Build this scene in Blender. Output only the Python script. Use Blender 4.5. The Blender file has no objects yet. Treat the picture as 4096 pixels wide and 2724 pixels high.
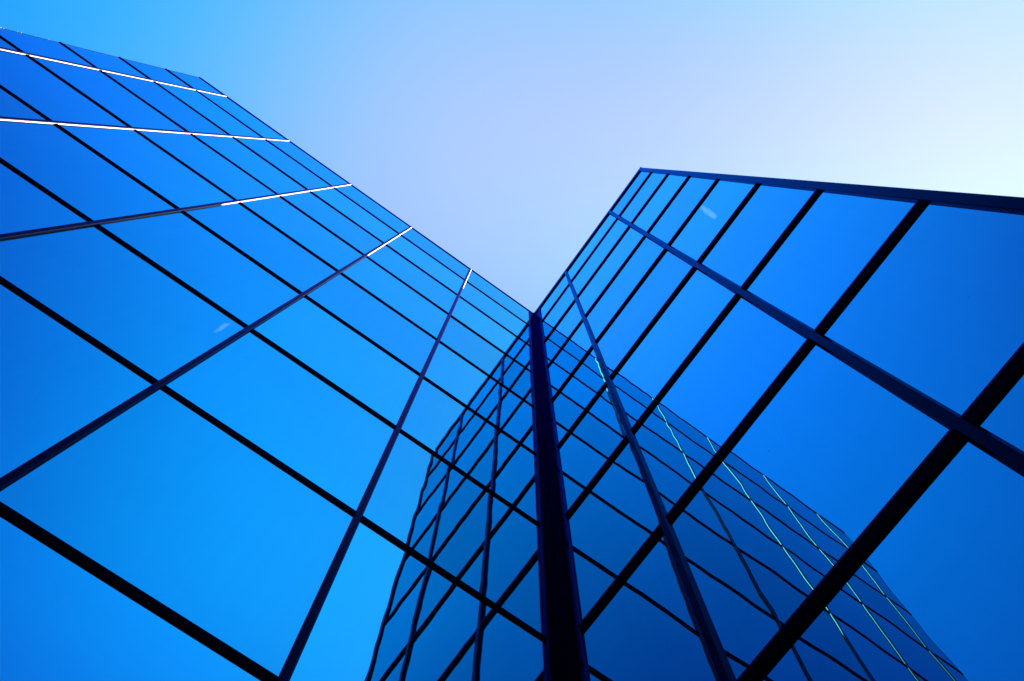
import bpy, bmesh, math, random
from mathutils import Vector, Matrix

random.seed(11)
C = bpy.context.scene.collection
sc = bpy.context.scene
ZO = 1.6                                   # eye height of the photographer above the pavement

# ------------------------------------------------------------------ helpers
def mat(name):
    m = bpy.data.materials.new(name); m.use_nodes = True
    m.node_tree.nodes.clear()
    return m, m.node_tree.nodes, m.node_tree.links

def link_obj(name, me, material, parent=None, smooth=False):
    o = bpy.data.objects.new(name, me); C.objects.link(o)
    me.materials.append(material)
    if smooth:
        for p in me.polygons: p.use_smooth = True
    if parent is not None: o.parent = parent
    return o

def empty(name, loc, label, cat, group=None):
    o = bpy.data.objects.new(name, None); C.objects.link(o)
    o.location = loc; o['label'] = label; o['category'] = cat
    if group: o['group'] = group
    return o

def local(parent, pts):
    l = Vector((0, 0, 0)); q = parent
    while q is not None: l = l + q.location; q = q.parent
    return [(x - l.x, y - l.y, z - l.z) for x, y, z in pts]

class MB:
    def __init__(s): s.v = []; s.f = []
    def box(s, x0, x1, y0, y1, z0, z1):
        b = len(s.v)
        s.v += [(x, y, z) for z in (z0, z1) for y in (y0, y1) for x in (x0, x1)]
        s.f += [tuple(b + i for i in q) for q in ((0,2,3,1),(4,5,7,6),(0,1,5,4),(2,6,7,3),(0,4,6,2),(1,3,7,5))]
    def prism(s, prof, along, a0, a1):
        """extrude a closed 2-D profile; prof gives (x, y, z) with None for the extruded axis"""
        n = len(prof); b = len(s.v)
        for a in (a0, a1):
            for p in prof:
                s.v.append(tuple(a if i == along else p[i] for i in range(3)))
        for i in range(n):
            j = (i + 1) % n
            s.f.append((b + i, b + j, b + n + j, b + n + i))
        s.f.append(tuple(b + i for i in range(n))[::-1]); s.f.append(tuple(b + n + i for i in range(n)))
    def build(s, name, material, parent):
        me = bpy.data.meshes.new(name)
        me.from_pydata(local(parent, s.v) if parent is not None else s.v, [], s.f)
        bm = bmesh.new(); bm.from_mesh(me); bmesh.ops.recalc_face_normals(bm, faces=bm.faces)
        bm.to_mesh(me); bm.free(); me.update()
        return link_obj(name, me, material, parent)

# ------------------------------------------------------------------ materials
def glass_material():
    """reflective solar-control glazing: tinted mirror whose reflectance rises at grazing angles, a little dust"""
    m, N, L = mat('solar_glass')
    out = N.new('ShaderNodeOutputMaterial')
    geo = N.new('ShaderNodeNewGeometry'); tc = N.new('ShaderNodeTexCoord')
    dot = N.new('ShaderNodeVectorMath'); dot.operation = 'DOT_PRODUCT'
    L.new(geo.outputs['Incoming'], dot.inputs[0]); L.new(geo.outputs['Normal'], dot.inputs[1])
    ab = N.new('ShaderNodeMath'); ab.operation = 'ABSOLUTE'; L.new(dot.outputs['Value'], ab.inputs[0])
    inv = N.new('ShaderNodeMath'); inv.operation = 'SUBTRACT'; inv.inputs[0].default_value = 1; L.new(ab.outputs[0], inv.inputs[1])
    pw = N.new('ShaderNodeMath'); pw.operation = 'POWER'; pw.inputs[1].default_value = 5; L.new(inv.outputs[0], pw.inputs[0])
    mx = N.new('ShaderNodeMix'); mx.data_type = 'RGBA'
    mx.inputs['A'].default_value = (*GLASS_A, 1)
    mx.inputs['B'].default_value = (*GLASS_B, 1)
    L.new(pw.outputs[0], mx.inputs['Factor'])
    # every sheet came out of the coater a little different
    oi = N.new('ShaderNodeObjectInfo')
    mr = N.new('ShaderNodeMapRange'); mr.inputs['To Min'].default_value = 0.91; mr.inputs['To Max'].default_value = 1.09
    L.new(oi.outputs['Random'], mr.inputs['Value'])
    # faint cloudy unevenness of the coating
    n0 = N.new('ShaderNodeTexNoise'); n0.inputs['Scale'].default_value = 1.3; n0.inputs['Detail'].default_value = 5
    L.new(tc.outputs['Object'], n0.inputs['Vector'])
    mr0 = N.new('ShaderNodeMapRange'); mr0.inputs['To Min'].default_value = 0.965; mr0.inputs['To Max'].default_value = 1.035
    L.new(n0.outputs['Fac'], mr0.inputs['Value'])
    mu = N.new('ShaderNodeMath'); mu.operation = 'MULTIPLY'; L.new(mr.outputs[0], mu.inputs[0]); L.new(mr0.outputs[0], mu.inputs[1])
    vo = N.new('ShaderNodeTexVoronoi'); vo.inputs['Scale'].default_value = 2.6; L.new(tc.outputs['Object'], vo.inputs['Vector'])
    sp = N.new('ShaderNodeMapRange'); sp.inputs['From Min'].default_value = .012; sp.inputs['From Max'].default_value = .022
    sp.inputs['To Min'].default_value = .62; sp.inputs['To Max'].default_value = 1; L.new(vo.outputs['Distance'], sp.inputs['Value'])
    mps = N.new('ShaderNodeMapping'); mps.inputs['Scale'].default_value = (14, 14, .35); L.new(tc.outputs['Object'], mps.inputs['Vector'])
    st = N.new('ShaderNodeTexNoise'); st.inputs['Scale'].default_value = 1; st.inputs['Detail'].default_value = 6; L.new(mps.outputs[0], st.inputs['Vector'])
    sr = N.new('ShaderNodeMapRange'); sr.inputs['To Min'].default_value = .975; sr.inputs['To Max'].default_value = 1.025; L.new(st.outputs['Fac'], sr.inputs['Value'])
    mu2 = N.new('ShaderNodeMath'); mu2.operation = 'MULTIPLY'; L.new(sp.outputs[0], mu2.inputs[0]); L.new(sr.outputs[0], mu2.inputs[1])
    mu3 = N.new('ShaderNodeMath'); mu3.operation = 'MULTIPLY'; L.new(mu.outputs[0], mu3.inputs[0]); L.new(mu2.outputs[0], mu3.inputs[1])
    vs = N.new('ShaderNodeVectorMath'); vs.operation = 'SCALE'
    L.new(mx.outputs['Result'], vs.inputs[0]); L.new(mu3.outputs[0], vs.inputs['Scale'])
    # roller wave of toughened glass
    n1 = N.new('ShaderNodeTexNoise'); n1.inputs['Scale'].default_value = 2.2; n1.inputs['Detail'].default_value = 1
    L.new(tc.outputs['Object'], n1.inputs['Vector'])
    bp = N.new('ShaderNodeBump'); bp.inputs['Strength'].default_value = 1.0; bp.inputs['Distance'].default_value = 0.0009
    L.new(n1.outputs['Fac'], bp.inputs['Height'])
    g = N.new('ShaderNodeBsdfGlossy'); g.inputs['Roughness'].default_value = 0.0
    L.new(vs.outputs[0], g.inputs['Color']); L.new(bp.outputs[0], g.inputs['Normal'])
    dust = N.new('ShaderNodeBsdfGlossy'); dust.inputs['Roughness'].default_value = 0.5
    dust.inputs['Color'].default_value = (0.9, 0.62, 0.75, 1)
    nd = N.new('ShaderNodeTexNoise'); nd.inputs['Scale'].default_value = 9; nd.inputs['Detail'].default_value = 8
    L.new(tc.outputs['Object'], nd.inputs['Vector'])
    md = N.new('ShaderNodeMapRange'); md.inputs['To Min'].default_value = DUST * .8; md.inputs['To Max'].default_value = DUST * 1.2
    L.new(nd.outputs['Fac'], md.inputs['Value'])
    ms = N.new('ShaderNodeMixShader'); L.new(md.outputs[0], ms.inputs[0]); L.new(g.outputs[0], ms.inputs[1]); L.new(dust.outputs[0], ms.inputs[2])
    L.new(ms.outputs[0], out.inputs[0])
    return m

def metal_material(name, base, rough, tint, ior=1.5):
    """dark anodised aluminium: almost black body under a tinted clear film"""
    m, N, L = mat(name)
    out = N.new('ShaderNodeOutputMaterial'); tc = N.new('ShaderNodeTexCoord')
    fr = N.new('ShaderNodeFresnel'); fr.inputs['IOR'].default_value = ior
    d = N.new('ShaderNodeBsdfDiffuse'); g = N.new('ShaderNodeBsdfGlossy')
    n = N.new('ShaderNodeTexNoise'); n.inputs['Scale'].default_value = 14; n.inputs['Detail'].default_value = 6
    L.new(tc.outputs['Object'], n.inputs['Vector'])
    cr = N.new('ShaderNodeMix'); cr.data_type = 'RGBA'
    cr.inputs['A'].default_value = (*[c * .7 for c in base], 1); cr.inputs['B'].default_value = (*[c * 1.3 for c in base], 1)
    L.new(n.outputs['Fac'], cr.inputs['Factor']); L.new(cr.outputs['Result'], d.inputs['Color'])
    mr = N.new('ShaderNodeMapRange'); mr.inputs['To Min'].default_value = rough * .8; mr.inputs['To Max'].default_value = rough * 1.25
    L.new(n.outputs['Fac'], mr.inputs['Value']); L.new(mr.outputs[0], g.inputs['Roughness'])
    g.inputs['Color'].default_value = (*tint, 1)
    ms = N.new('ShaderNodeMixShader'); L.new(fr.outputs[0], ms.inputs[0]); L.new(d.outputs[0], ms.inputs[1]); L.new(g.outputs[0], ms.inputs[2])
    L.new(ms.outputs[0], out.inputs[0])
    return m

def rough_material(name, a, b, scale, rough=0.85):
    m, N, L = mat(name)
    out = N.new('ShaderNodeOutputMaterial'); tc = N.new('ShaderNodeTexCoord')
    p = N.new('ShaderNodeBsdfPrincipled'); p.inputs['Roughness'].default_value = rough
    n = N.new('ShaderNodeTexNoise'); n.inputs['Scale'].default_value = scale; n.inputs['Detail'].default_value = 8
    L.new(tc.outputs['Object'], n.inputs['Vector'])
    cr = N.new('ShaderNodeMix'); cr.data_type = 'RGBA'; cr.inputs['A'].default_value = (*a, 1); cr.inputs['B'].default_value = (*b, 1)
    L.new(n.outputs['Fac'], cr.inputs['Factor']); L.new(cr.outputs['Result'], p.inputs['Base Color'])
    bp = N.new('ShaderNodeBump'); bp.inputs['Distance'].default_value = 0.004; bp.inputs['Strength'].default_value = .5
    L.new(n.outputs['Fac'], bp.inputs['Height']); L.new(bp.outputs[0], p.inputs['Normal'])
    L.new(p.outputs[0], out.inputs[0])
    return m

def paving_material():
    m, N, L = mat('paving')
    out = N.new('ShaderNodeOutputMaterial'); tc = N.new('ShaderNodeTexCoord')
    p = N.new('ShaderNodeBsdfPrincipled'); p.inputs['Roughness'].default_value = .8
    br = N.new('ShaderNodeTexBrick'); br.inputs['Scale'].default_value = 1; br.offset = 0.5
    br.inputs['Brick Width'].default_value = .6; br.inputs['Row Height'].default_value = .6; br.inputs['Mortar Size'].default_value = .006
    br.inputs['Color1'].default_value = (.075, .075, .08, 1); br.inputs['Color2'].default_value = (.06, .06, .066, 1); br.inputs['Mortar'].default_value = (.03, .03, .03, 1)
    L.new(tc.outputs['Object'], br.inputs['Vector']); L.new(br.outputs['Color'], p.inputs['Base Color'])
    L.new(p.outputs[0], out.inputs[0])
    return m

GLASS_A = (0.036, 0.408, 0.422)
GLASS_B = (0.082, 0.762, 0.883)
DUST = 0.009
GLASS = glass_material()
FRAME_L = metal_material('anodised_left_lit', (.0012, .0010, .002), .31, (1.0, .84, .95), 1.42)  # bright copy of the left cap finish, lifts the sun glint on the flanks
BODY_L = metal_material('anodised_left_shade', (.0015, .0010, .004), .33, (.32, .22, .55), 1.16)  # same cap finish darkened, keeps the faces out of the sun near black
FRAME_R = metal_material('anodised_frame_right', (.001, .001, .004), .12, (.012, .30, .62), 1.15)
EDGE = metal_material('frame_edge_strip', (.001, .001, .006), .2, (.02, .10, .42), 1.25)
CORNER = metal_material('corner_metal', (.001, .001, .003), .10, (.01, .08, .42), 1.22)
RUBBER = metal_material('black_gasket', (.0008, .0008, .001), .35, (.01, .02, .04), 1.3)
SEAL = rough_material('white_sealant', (.75, .74, .72), (.85, .85, .84), 30)
DARK = rough_material('roof_felt', (.035, .035, .037), (.055, .055, .055), 3)
ASPHALT = rough_material('asphalt', (.04, .04, .042), (.06, .06, .06), 2)
CONC = rough_material('kerb_concrete', (.22, .22, .21), (.3, .3, .29), 5)
PAVE = paving_material()

# ------------------------------------------------------------------ measured layout (metres)
ZR = [18.588, 16.832, 14.922, 13.031, 11.131, 9.237, 7.338, 5.437, 3.540, 1.640, -0.260, -1.45]
Z = [z + ZO for z in ZR]
XL = [0.128, 1.646, 3.146, 4.646, 6.146, 7.646, 8.2546]      # left wing: corner cap, five mullions, free edge
YR = [0.192, 1.118, 2.631, 3.682]                             # right wing: corner cap, two mullions, edge post
BACK = -9.0

def pane_mesh(w, h, amp, nx, nz, wob):
    """one sheet of glass bowed between its edges, in its own (u, v) frame; returns (u, v, out)"""
    P = []
    for j in range(nz + 1):
        for i in range(nx + 1):
            a = 2 * i / nx - 1; b = 2 * j / nz - 1
            d = amp * (1 - a ** 4) * (1 - b ** 4)
            d += wob[0] * math.sin(math.pi * (b + wob[1])) * (1 - a * a) * .5
            P.append((w * (a + 1) / 2, h * (b + 1) / 2, d))
    F = [(j * (nx + 1) + i, j * (nx + 1) + i + 1, (j + 1) * (nx + 1) + i + 1, (j + 1) * (nx + 1) + i) for j in range(nz) for i in range(nx)]
    return P, F

# how far single sheets lean out of the wall plane, (tilt up, turn) in milliradians, rows counted from the roof
LEAN_L = {}
LEAN_R = {}

def glaze(parent, side, cols, rows):
    lean = LEAN_L if side == 'L' else LEAN_R
    for c in range(len(cols) - 1):
        for r in range(len(rows) - 1):
            a0, a1 = cols[c], cols[c + 1]; z1, z0 = rows[r], rows[r + 1]
            w, h = a1 - a0, z1 - z0
            amp = random.choice((-1, 1, 1)) * random.uniform(.0006, .0017) * min(1, w / 1.5)
            P, F = pane_mesh(w, h, amp, 12, 12, (random.uniform(-.0005, .0005), random.uniform(-1, 1)))
            tu, tv = lean.get((c, r), (random.uniform(-1.6, 1.6), random.uniform(-1.6, 1.6)))
            tu *= 1e-3; tv *= 1e-3
            V = []
            for u, v, d in P:
                off = d + tu * (v - h / 2) + tv * (u - w / 2)
                if side == 'L': V.append((a0 + u, off, z0 + v))
                else: V.append((off, a0 + u, z0 + v))
            if side == 'L': F2 = [f[::-1] for f in F]
            else: F2 = F
            me = bpy.data.meshes.new('glass_pane'); me.from_pydata(local(parent, V), [], F2); me.update()
            link_obj('glass_pane', me, GLASS, parent, smooth=True)

# ------------------------------------------------------------------ left wing (wall in the plane y = 0, facing +y)
left = empty('glass_building', (4.1, -0.5, 0), 'left glass wing, wider mirrored wall with upper mullion edges shining white in the sun', 'building', 'two wings of the mirrored glass building')
glaze(left, 'L', [0.118] + XL[1:6] + [8.2546], Z)

def cap_L(x, w, d, top=.42, base=.0015, z0=Z[-1], z1=Z[0]):
    """vertical pressure cap with chamfered flanks"""
    h = w / 2; t = w * top / 2
    q = [(h, base)]; pts = []                # flank bows from 17 to 40 degrees out of the wall
    for k in range(6):
        a = math.radians(17 + 23 * k / 5); pts.append((math.sin(a), math.cos(a)))
    sx = (h - t) / sum(p[0] for p in pts); sy = (d - base) / sum(p[1] for p in pts)
    for p in pts: q.append((q[-1][0] - p[0] * sx, q[-1][1] + p[1] * sy))
    m = MB(); m.prism([(x - h, -.04, None)] + [(x - p, y, None) for p, y in q] + [(x + p, y, None) for p, y in q[::-1]] + [(x + h, -.04, None)], 2, z0, z1)
    m.flank = q
    return m
for x in XL[1:6]:
    m = cap_L(x, .054, .0190, top=.62); q = m.flank
    o = m.build('mullion', BODY_L, left)
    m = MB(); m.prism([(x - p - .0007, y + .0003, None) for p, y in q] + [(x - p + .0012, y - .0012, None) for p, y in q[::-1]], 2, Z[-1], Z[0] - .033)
    m.build('edge_strip', FRAME_L, o)                # added sliver: sunlit flank painted with a brighter finish than its own cap
for i, z in enumerate(Z[1:-1]):
    m = MB(); m.prism([(None, -.04, z - .032), (None, .0085, z - .032), (None, .0105, z - .028), (None, .0105, z + .028), (None, .0085, z + .032), (None, -.04, z + .032)], 0, .10, 8.275)
    t = m.build('transom', RUBBER, left)
    m = MB(); m.box(.10, 8.268, -.03, .0125, z + .022, z + .0305); m.build('edge_strip', EDGE, t)
m = MB(); m.prism([(None, -.3, Z[0] - .03), (None, .010, Z[0] - .03), (None, .012, Z[0] - .026), (None, .012, Z[0] + .028), (None, -.3, Z[0] + .036)], 0, .03, 8.275)
m.build('coping', EDGE, left)
m = MB(); m.box(8.2535, 8.262, -.06, .004, Z[-1], Z[0] - .031); m.build('edge_trim', BODY_L, left)
for zz, rr in ((11.55, .011), (11.62, .008), (11.93, .006), (12.02, .009), (12.36, .005), (12.70, .006)):
    bm = bmesh.new(); bmesh.ops.create_icosphere(bm, subdivisions=2, radius=rr)
    for v in bm.verts: v.co = Vector((v.co.x * .7, v.co.y * .7, v.co.z * 2.4)) * random.uniform(.8, 1.2) + Vector(local(left, [(8.262, .004, zz + ZO)])[0])
    me = bpy.data.meshes.new('sealant'); bm.to_mesh(me); bm.free(); link_obj('sealant', me, SEAL, left, smooth=True)
# far end, roof and body
m = MB(); m.box(.02, 8.2, BACK, -.12, -.05, Z[0] - .10); m.build('wall', DARK, left)
m = MB(); m.box(.02, 8.24, BACK, -.30, Z[0] - .10, Z[0] - .02); m.build('roof', DARK, left)
def side_glass(name, parent, axis, pos, a0, a1, step, mat_frame):
    g = MB(); f = MB()
    n = round((a1 - a0) / step)
    if axis == 0:
        g.box(pos - .02, pos, a0, a1, Z[-1], Z[0] - .03)
        for i in range(n + 1):
            y = a0 + (a1 - a0) * i / n; f.box(pos + .001, pos + .02, y - .025, y + .025, Z[-1], Z[0] - .03)
        for z in Z[1:]: f.box(pos + .001, pos + .014, a0, a1, z - .03, z + .03)
    else:
        g.box(a0, a1, pos - .02, pos, Z[-1], Z[0] - .03)
        for i in range(n + 1):
            x = a0 + (a1 - a0) * i / n; f.box(x - .025, x + .025, pos + .001, pos + .02, Z[-1], Z[0] - .03)
        for z in Z[1:]: f.box(a0, a1, pos + .001, pos + .014, z - .03, z + .03)
    g.build('end_glazing', GLASS, parent); f.build('end_frame', mat_frame, parent)
side_glass('end', left, 0, 8.235, BACK, -.065, 1.49, FRAME_L)

# ------------------------------------------------------------------ right wing (wall in the plane x = 0, facing +x)
right = empty('glass_building', (-0.5, 1.8, 0), 'right glass wing, narrow shaded mirrored wall with broad dark frames and thick edge post', 'building', 'two wings of the mirrored glass building')
glaze(right, 'R', [0.175] + YR[1:3] + [3.66], Z)

def cap_R(y, w, d, top=.62, base=.006):
    h = w / 2; t = w * top / 2
    m = MB(); m.prism([(-.04, y - h, None), (base, y - h, None), (d, y - t, None), (d, y + t, None), (base, y + h, None), (-.04, y + h, None)], 2, Z[-1], Z[0] - .06)
    return m
for y in YR[1:3]:
    cap_R(y, .078, .026).build('mullion', FRAME_R, right)
for y in YR[1:3]:
    for k in (2, 5, 8):
        zz = Z[k] - .62; m = MB(); m.box(.0, .0268, y - .0225, y + .0225, zz, zz + .007); m.build('cap_joint', RUBBER, right)
for k in range(2):
    yy = 1.3 + k * 1.5; m = MB(); m.box(.0, .0295, yy, yy + .012, Z[0] - .125, Z[0] + .026); m.build('coping_joint', RUBBER, right)
for z in Z[1:-1]:
    m = MB(); m.prism([(-.04, None, z - .053), (.013, None, z - .053), (.017, None, z - .046), (.017, None, z + .046), (.013, None, z + .053), (-.04, None, z + .053)], 1, .165, 3.645)
    t = m.build('transom', RUBBER, right)
    m = MB(); m.box(-.03, .020, .165, 3.645, z + .030, z + .0505); m.build('edge_strip', EDGE, t)
m = MB(); m.prism([(-.3, None, Z[0] - .145), (.024, None, Z[0] - .145), (.028, None, Z[0] - .139), (.028, None, Z[0] + .028), (.024, None, Z[0] + .032), (-.3, None, Z[0] + .04)], 1, -.0, 3.726)
m.build('coping', FRAME_R, right)
m = MB(); m.prism([(-.06, 3.645, None), (.022, 3.645, None), (.026, 3.650, None), (.026, 3.714, None), (.022, 3.719, None), (-.06, 3.719, None)], 2, Z[-1], Z[0] - .146)
m.build('edge_post', FRAME_R, right)
m = MB(); m.box(BACK, -.12, BACK, 3.62, -.05, Z[0] - .16); m.build('wall', DARK, right)
m = MB(); m.box(BACK, -.30, BACK, 3.70, Z[0] - .16, Z[0] - .05); m.build('roof', DARK, right)
side_glass('end', right, 1, 3.69, BACK, -.065, 1.49, FRAME_R)

# corner post where the two walls meet, carried by the right wing
m = MB()
m.box(-.05, .040, -.05, .036, Z[-1], Z[0] + .02)
pc = m.build('corner_post', CORNER, right)
m = MB(); m.box(.0405, .105, -.04, .006, Z[-1], Z[0] - .2); m.box(.062, .068, .0062, .013, Z[-1], Z[0] - .2); m.box(.084, .088, .0062, .010, Z[-1], Z[0] - .2)
m.build('corner_panel', CORNER, right)
m = MB(); m.box(-.04, .006, .0365, .172, Z[-1], Z[0] - .14); m.box(.0062, .014, .080, .088, Z[-1], Z[0] - .14); m.box(.0062, .010, .125, .130, Z[-1], Z[0] - .14)
m.build('corner_panel', CORNER, right)
cap_L(.130, .046, .018).build('corner_cap', EDGE, right)
cap_R(.192, .036, .020).build('corner_cap', EDGE, right)

# ------------------------------------------------------------------ ground (below the view, but part of the place)
def sheet(name, x0, x1, y0, y1, z, material):
    me = bpy.data.meshes.new(name); me.from_pydata([(x0, y0, z), (x1, y0, z), (x1, y1, z), (x0, y1, z)], [], [(0, 1, 2, 3)]); me.update()
    o = link_obj(name, me, material); o['kind'] = 'structure'; return o
sheet('ground', -600, 600, -600, 600, -.13, ASPHALT)
m = MB(); m.box(-14, 22, -14, 18, -.4, 0); o = m.build('pavement', PAVE, None); o['kind'] = 'structure'
m = MB()
m.box(-14.15, 22.15, 18, 18.15, -.4, .004); m.box(22, 22.15, -14, 18, -.4, .004)
o = m.build('kerb', CONC, None); o['kind'] = 'structure'

# ------------------------------------------------------------------ sky
SUN = Vector((-1.0, 0.42, 1.77)).normalized()
w = bpy.data.worlds.new('World'); sc.world = w; w.use_nodes = True
N = w.node_tree.nodes; L = w.node_tree.links; N.clear()
out = N.new('ShaderNodeOutputWorld'); bg = N.new('ShaderNodeBackground'); bg.inputs['Strength'].default_value = 0.1
L.new(bg.outputs[0], out.inputs[0])
tc = N.new('ShaderNodeTexCoord')
nrm = N.new('ShaderNodeVectorMath'); nrm.operation = 'NORMALIZE'; L.new(tc.outputs['Generated'], nrm.inputs[0])
LOBES = [(-0.5068, 0.2363, 0.829), (-0.3478, 0.2918, 0.891), (0.0349, 0.0, 0.9994), (0.2962, -0.171, 0.9397), (0.5649, -0.0996, 0.8192), (0.498, 0.1812, 0.848), (0.3536, 0.3536, 0.866), (0.1372, 0.5119, 0.848), (-0.1372, 0.5119, 0.848), (0.2419, 0.0, 0.9703), (0.121, 0.2095, 0.9703), (-0.1378, 0.2387, 0.9613), (0.0868, -0.1504, 0.9848), (0.2367, 0.1986, 0.9511), (-0.2549, 0.0449, 0.9659)]
WTS = [(-2.074, -2.752, -0.201), (1.597, 2.506, -0.044), (-0.139, -0.284, -0.15), (0.132, 1.122, 0.07), (0.82, 0.829, 0.166), (-3.713, 0.951, 0.231), (0.93, 0.588, -0.082), (-0.587, -0.854, -0.048), (-1.586, 1.871, 0.455), (0.392, 0.832, 0.692), (1.006, -1.237, 0.763), (-0.468, -0.598, -0.12), (1.092, -0.864, 0.222), (0.043, 0.9, 0.027), (0.275, 1.345, -0.03), (-0.448, 0.68, -0.174)]
KAPPA = [9.0, 40.0, 10.0, 14.0, 14.0, 14.0, 14.0, 14.0, 14.0, 14.0, 14.0, 14.0, 14.0, 20.0, 14.0]
acc = None
for D, wt, kp in zip(LOBES, WTS[1:], KAPPA):
    D = Vector(D).normalized()
    dp = N.new('ShaderNodeVectorMath'); dp.operation = 'DOT_PRODUCT'; L.new(nrm.outputs[0], dp.inputs[0]); dp.inputs[1].default_value = D
    ma = N.new('ShaderNodeMath'); ma.operation = 'MULTIPLY_ADD'; L.new(dp.outputs['Value'], ma.inputs[0]); ma.inputs[1].default_value = kp; ma.inputs[2].default_value = -kp
    ex = N.new('ShaderNodeMath'); ex.operation = 'EXPONENT'; L.new(ma.outputs[0], ex.inputs[0])
    ml = N.new('ShaderNodeVectorMath'); ml.operation = 'MULTIPLY_ADD'
    L.new(ex.outputs[0], ml.inputs[0]); ml.inputs[1].default_value = wt
    if acc is None: ml.inputs[2].default_value = WTS[0]
    else: L.new(acc.outputs[0], ml.inputs[2])
    acc = ml
sep = N.new('ShaderNodeSeparateXYZ'); L.new(acc.outputs[0], sep.inputs[0])
cmb = N.new('ShaderNodeCombineXYZ')
for i in range(3):
    ex = N.new('ShaderNodeMath'); ex.operation = 'EXPONENT'; L.new(sep.outputs[i], ex.inputs[0]); L.new(ex.outputs[0], cmb.inputs[i])
sky10 = N.new('ShaderNodeVectorMath'); sky10.operation = 'SCALE'; sky10.inputs['Scale'].default_value = 10; L.new(cmb.outputs[0], sky10.inputs[0])
ns = N.new('ShaderNodeTexSky'); ns.sky_type = 'NISHITA'; ns.sun_disc = False
ns.sun_elevation = math.asin(SUN.z); ns.sun_rotation = math.atan2(SUN.x, SUN.y)
nss = N.new('ShaderNodeVectorMath'); nss.operation = 'SCALE'; nss.inputs['Scale'].default_value = 0.03; L.new(ns.outputs[0], nss.inputs[0])
add = N.new('ShaderNodeVectorMath'); add.operation = 'ADD'; L.new(sky10.outputs[0], add.inputs[0]); L.new(nss.outputs[0], add.inputs[1])
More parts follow.
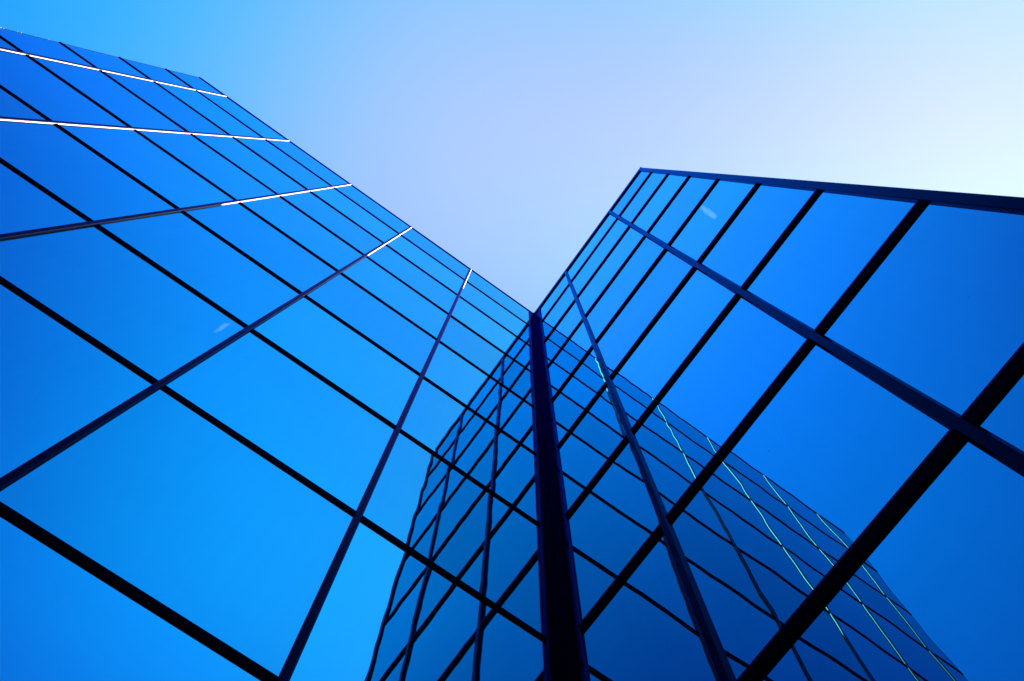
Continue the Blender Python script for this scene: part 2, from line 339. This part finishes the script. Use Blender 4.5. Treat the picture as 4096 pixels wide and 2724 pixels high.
# paler blue towards the horizon, below what the walls mirror from the courtyard
sz = N.new('ShaderNodeSeparateXYZ'); L.new(nrm.outputs[0], sz.inputs[0])
hz = N.new('ShaderNodeMapRange'); hz.interpolation_type = 'SMOOTHSTEP'
hz.inputs['From Min'].default_value = .70; hz.inputs['From Max'].default_value = .25; L.new(sz.outputs[2], hz.inputs['Value'])
hm = N.new('ShaderNodeMix'); hm.data_type = 'RGBA'; L.new(hz.outputs[0], hm.inputs['Factor']); L.new(add.outputs[0], hm.inputs['A'])
hm.inputs['B'].default_value = (2.6, 5.0, 10.0, 1)
cur = hm
def cloud(cur, D, size, stretch, ang, seed, amount):
    """a small fair-weather wisp high in the sky"""
    D = Vector(D).normalized(); A = D.orthogonal().normalized(); B = D.cross(A)
    ca, sa = math.cos(ang), math.sin(ang); U = A * ca + B * sa; V = B * ca - A * sa
    du = N.new('ShaderNodeVectorMath'); du.operation = 'DOT_PRODUCT'; L.new(nrm.outputs[0], du.inputs[0]); du.inputs[1].default_value = U / (size * stretch)
    dv = N.new('ShaderNodeVectorMath'); dv.operation = 'DOT_PRODUCT'; L.new(nrm.outputs[0], dv.inputs[0]); dv.inputs[1].default_value = V / size
    dd = N.new('ShaderNodeVectorMath'); dd.operation = 'DOT_PRODUCT'; L.new(nrm.outputs[0], dd.inputs[0]); dd.inputs[1].default_value = D
    c = N.new('ShaderNodeCombineXYZ'); L.new(du.outputs['Value'], c.inputs[0]); L.new(dv.outputs['Value'], c.inputs[1]); c.inputs[2].default_value = seed
    no = N.new('ShaderNodeTexNoise'); no.inputs['Scale'].default_value = 2.4; no.inputs['Detail'].default_value = 8; no.inputs['Roughness'].default_value = .7; no.inputs['Distortion'].default_value = 1.2
    L.new(c.outputs[0], no.inputs['Vector'])
    c2 = N.new('ShaderNodeCombineXYZ'); L.new(du.outputs['Value'], c2.inputs[0]); L.new(dv.outputs['Value'], c2.inputs[1])
    ln = N.new('ShaderNodeVectorMath'); ln.operation = 'LENGTH'; L.new(c2.outputs[0], ln.inputs[0])
    fall = N.new('ShaderNodeMapRange'); fall.inputs['From Min'].default_value = 0; fall.inputs['From Max'].default_value = 1.0; fall.inputs['To Min'].default_value = 1; fall.inputs['To Max'].default_value = 0
    L.new(ln.outputs['Value'], fall.inputs['Value'])
    su = N.new('ShaderNodeMath'); su.operation = 'MULTIPLY'; L.new(fall.outputs[0], su.inputs[0]); L.new(no.outputs['Fac'], su.inputs[1])
    th = N.new('ShaderNodeMapRange'); th.inputs['From Min'].default_value = .19; th.inputs['From Max'].default_value = .36; L.new(su.outputs[0], th.inputs['Value'])
    fr = N.new('ShaderNodeMath'); fr.operation = 'GREATER_THAN'; L.new(dd.outputs['Value'], fr.inputs[0]); fr.inputs[1].default_value = 0
    mm = N.new('ShaderNodeMath'); mm.operation = 'MULTIPLY'; L.new(th.outputs[0], mm.inputs[0]); L.new(fr.outputs[0], mm.inputs[1])
    m2 = N.new('ShaderNodeMath'); m2.operation = 'MULTIPLY'; L.new(mm.outputs[0], m2.inputs[0]); m2.inputs[1].default_value = amount
    mx = N.new('ShaderNodeMix'); mx.data_type = 'RGBA'; L.new(m2.outputs[0], mx.inputs['Factor'])
    L.new(cur.outputs[0] if cur.bl_idname != 'ShaderNodeMix' else cur.outputs['Result'], mx.inputs['A']); mx.inputs['B'].default_value = (30, 10, 24, 1)
    return mx
cur = cloud(cur, (.2015, .0705, .977), .0062, 3.2, 2.35, 9.4, .65)
cur = cloud(cur, (.155, .324, .933), .0050, 3.2, .35, 2.6, .6)
L.new(cur.outputs['Result'], bg.inputs['Color'])

sun = bpy.data.lights.new('sun', 'SUN'); sun.energy = 5.0; sun.angle = math.radians(.5); sun.color = (1.0, .96, .9)
so = bpy.data.objects.new('sun', sun); C.objects.link(so)
so.rotation_euler = SUN.to_track_quat('Z', 'Y').to_euler()

# ------------------------------------------------------------------ camera
cam = bpy.data.cameras.new('camera'); cam.lens = 31.5105; cam.sensor_width = 36; cam.clip_start = .05; cam.clip_end = 3000
co = bpy.data.objects.new('camera', cam); C.objects.link(co); sc.camera = co
r = Vector((-0.813788, 0.581079, 0.009803)); u = Vector((0.571027, 0.796347, 0.199401)); f = Vector((-0.108061, -0.167868, 0.979869))
R = Matrix((r, u, -f)).transposed().to_4x4()
co.matrix_world = Matrix.Translation((2.11033, 2.45628, ZO)) @ R

sc.cycles.max_bounces = 10; sc.cycles.glossy_bounces = 8; sc.cycles.diffuse_bounces = 3
sc.cycles.sample_clamp_indirect = 6
sc.view_settings.view_transform = 'Standard'; sc.view_settings.look = 'None'
sc.view_settings.exposure = 0; sc.view_settings.gamma = 1
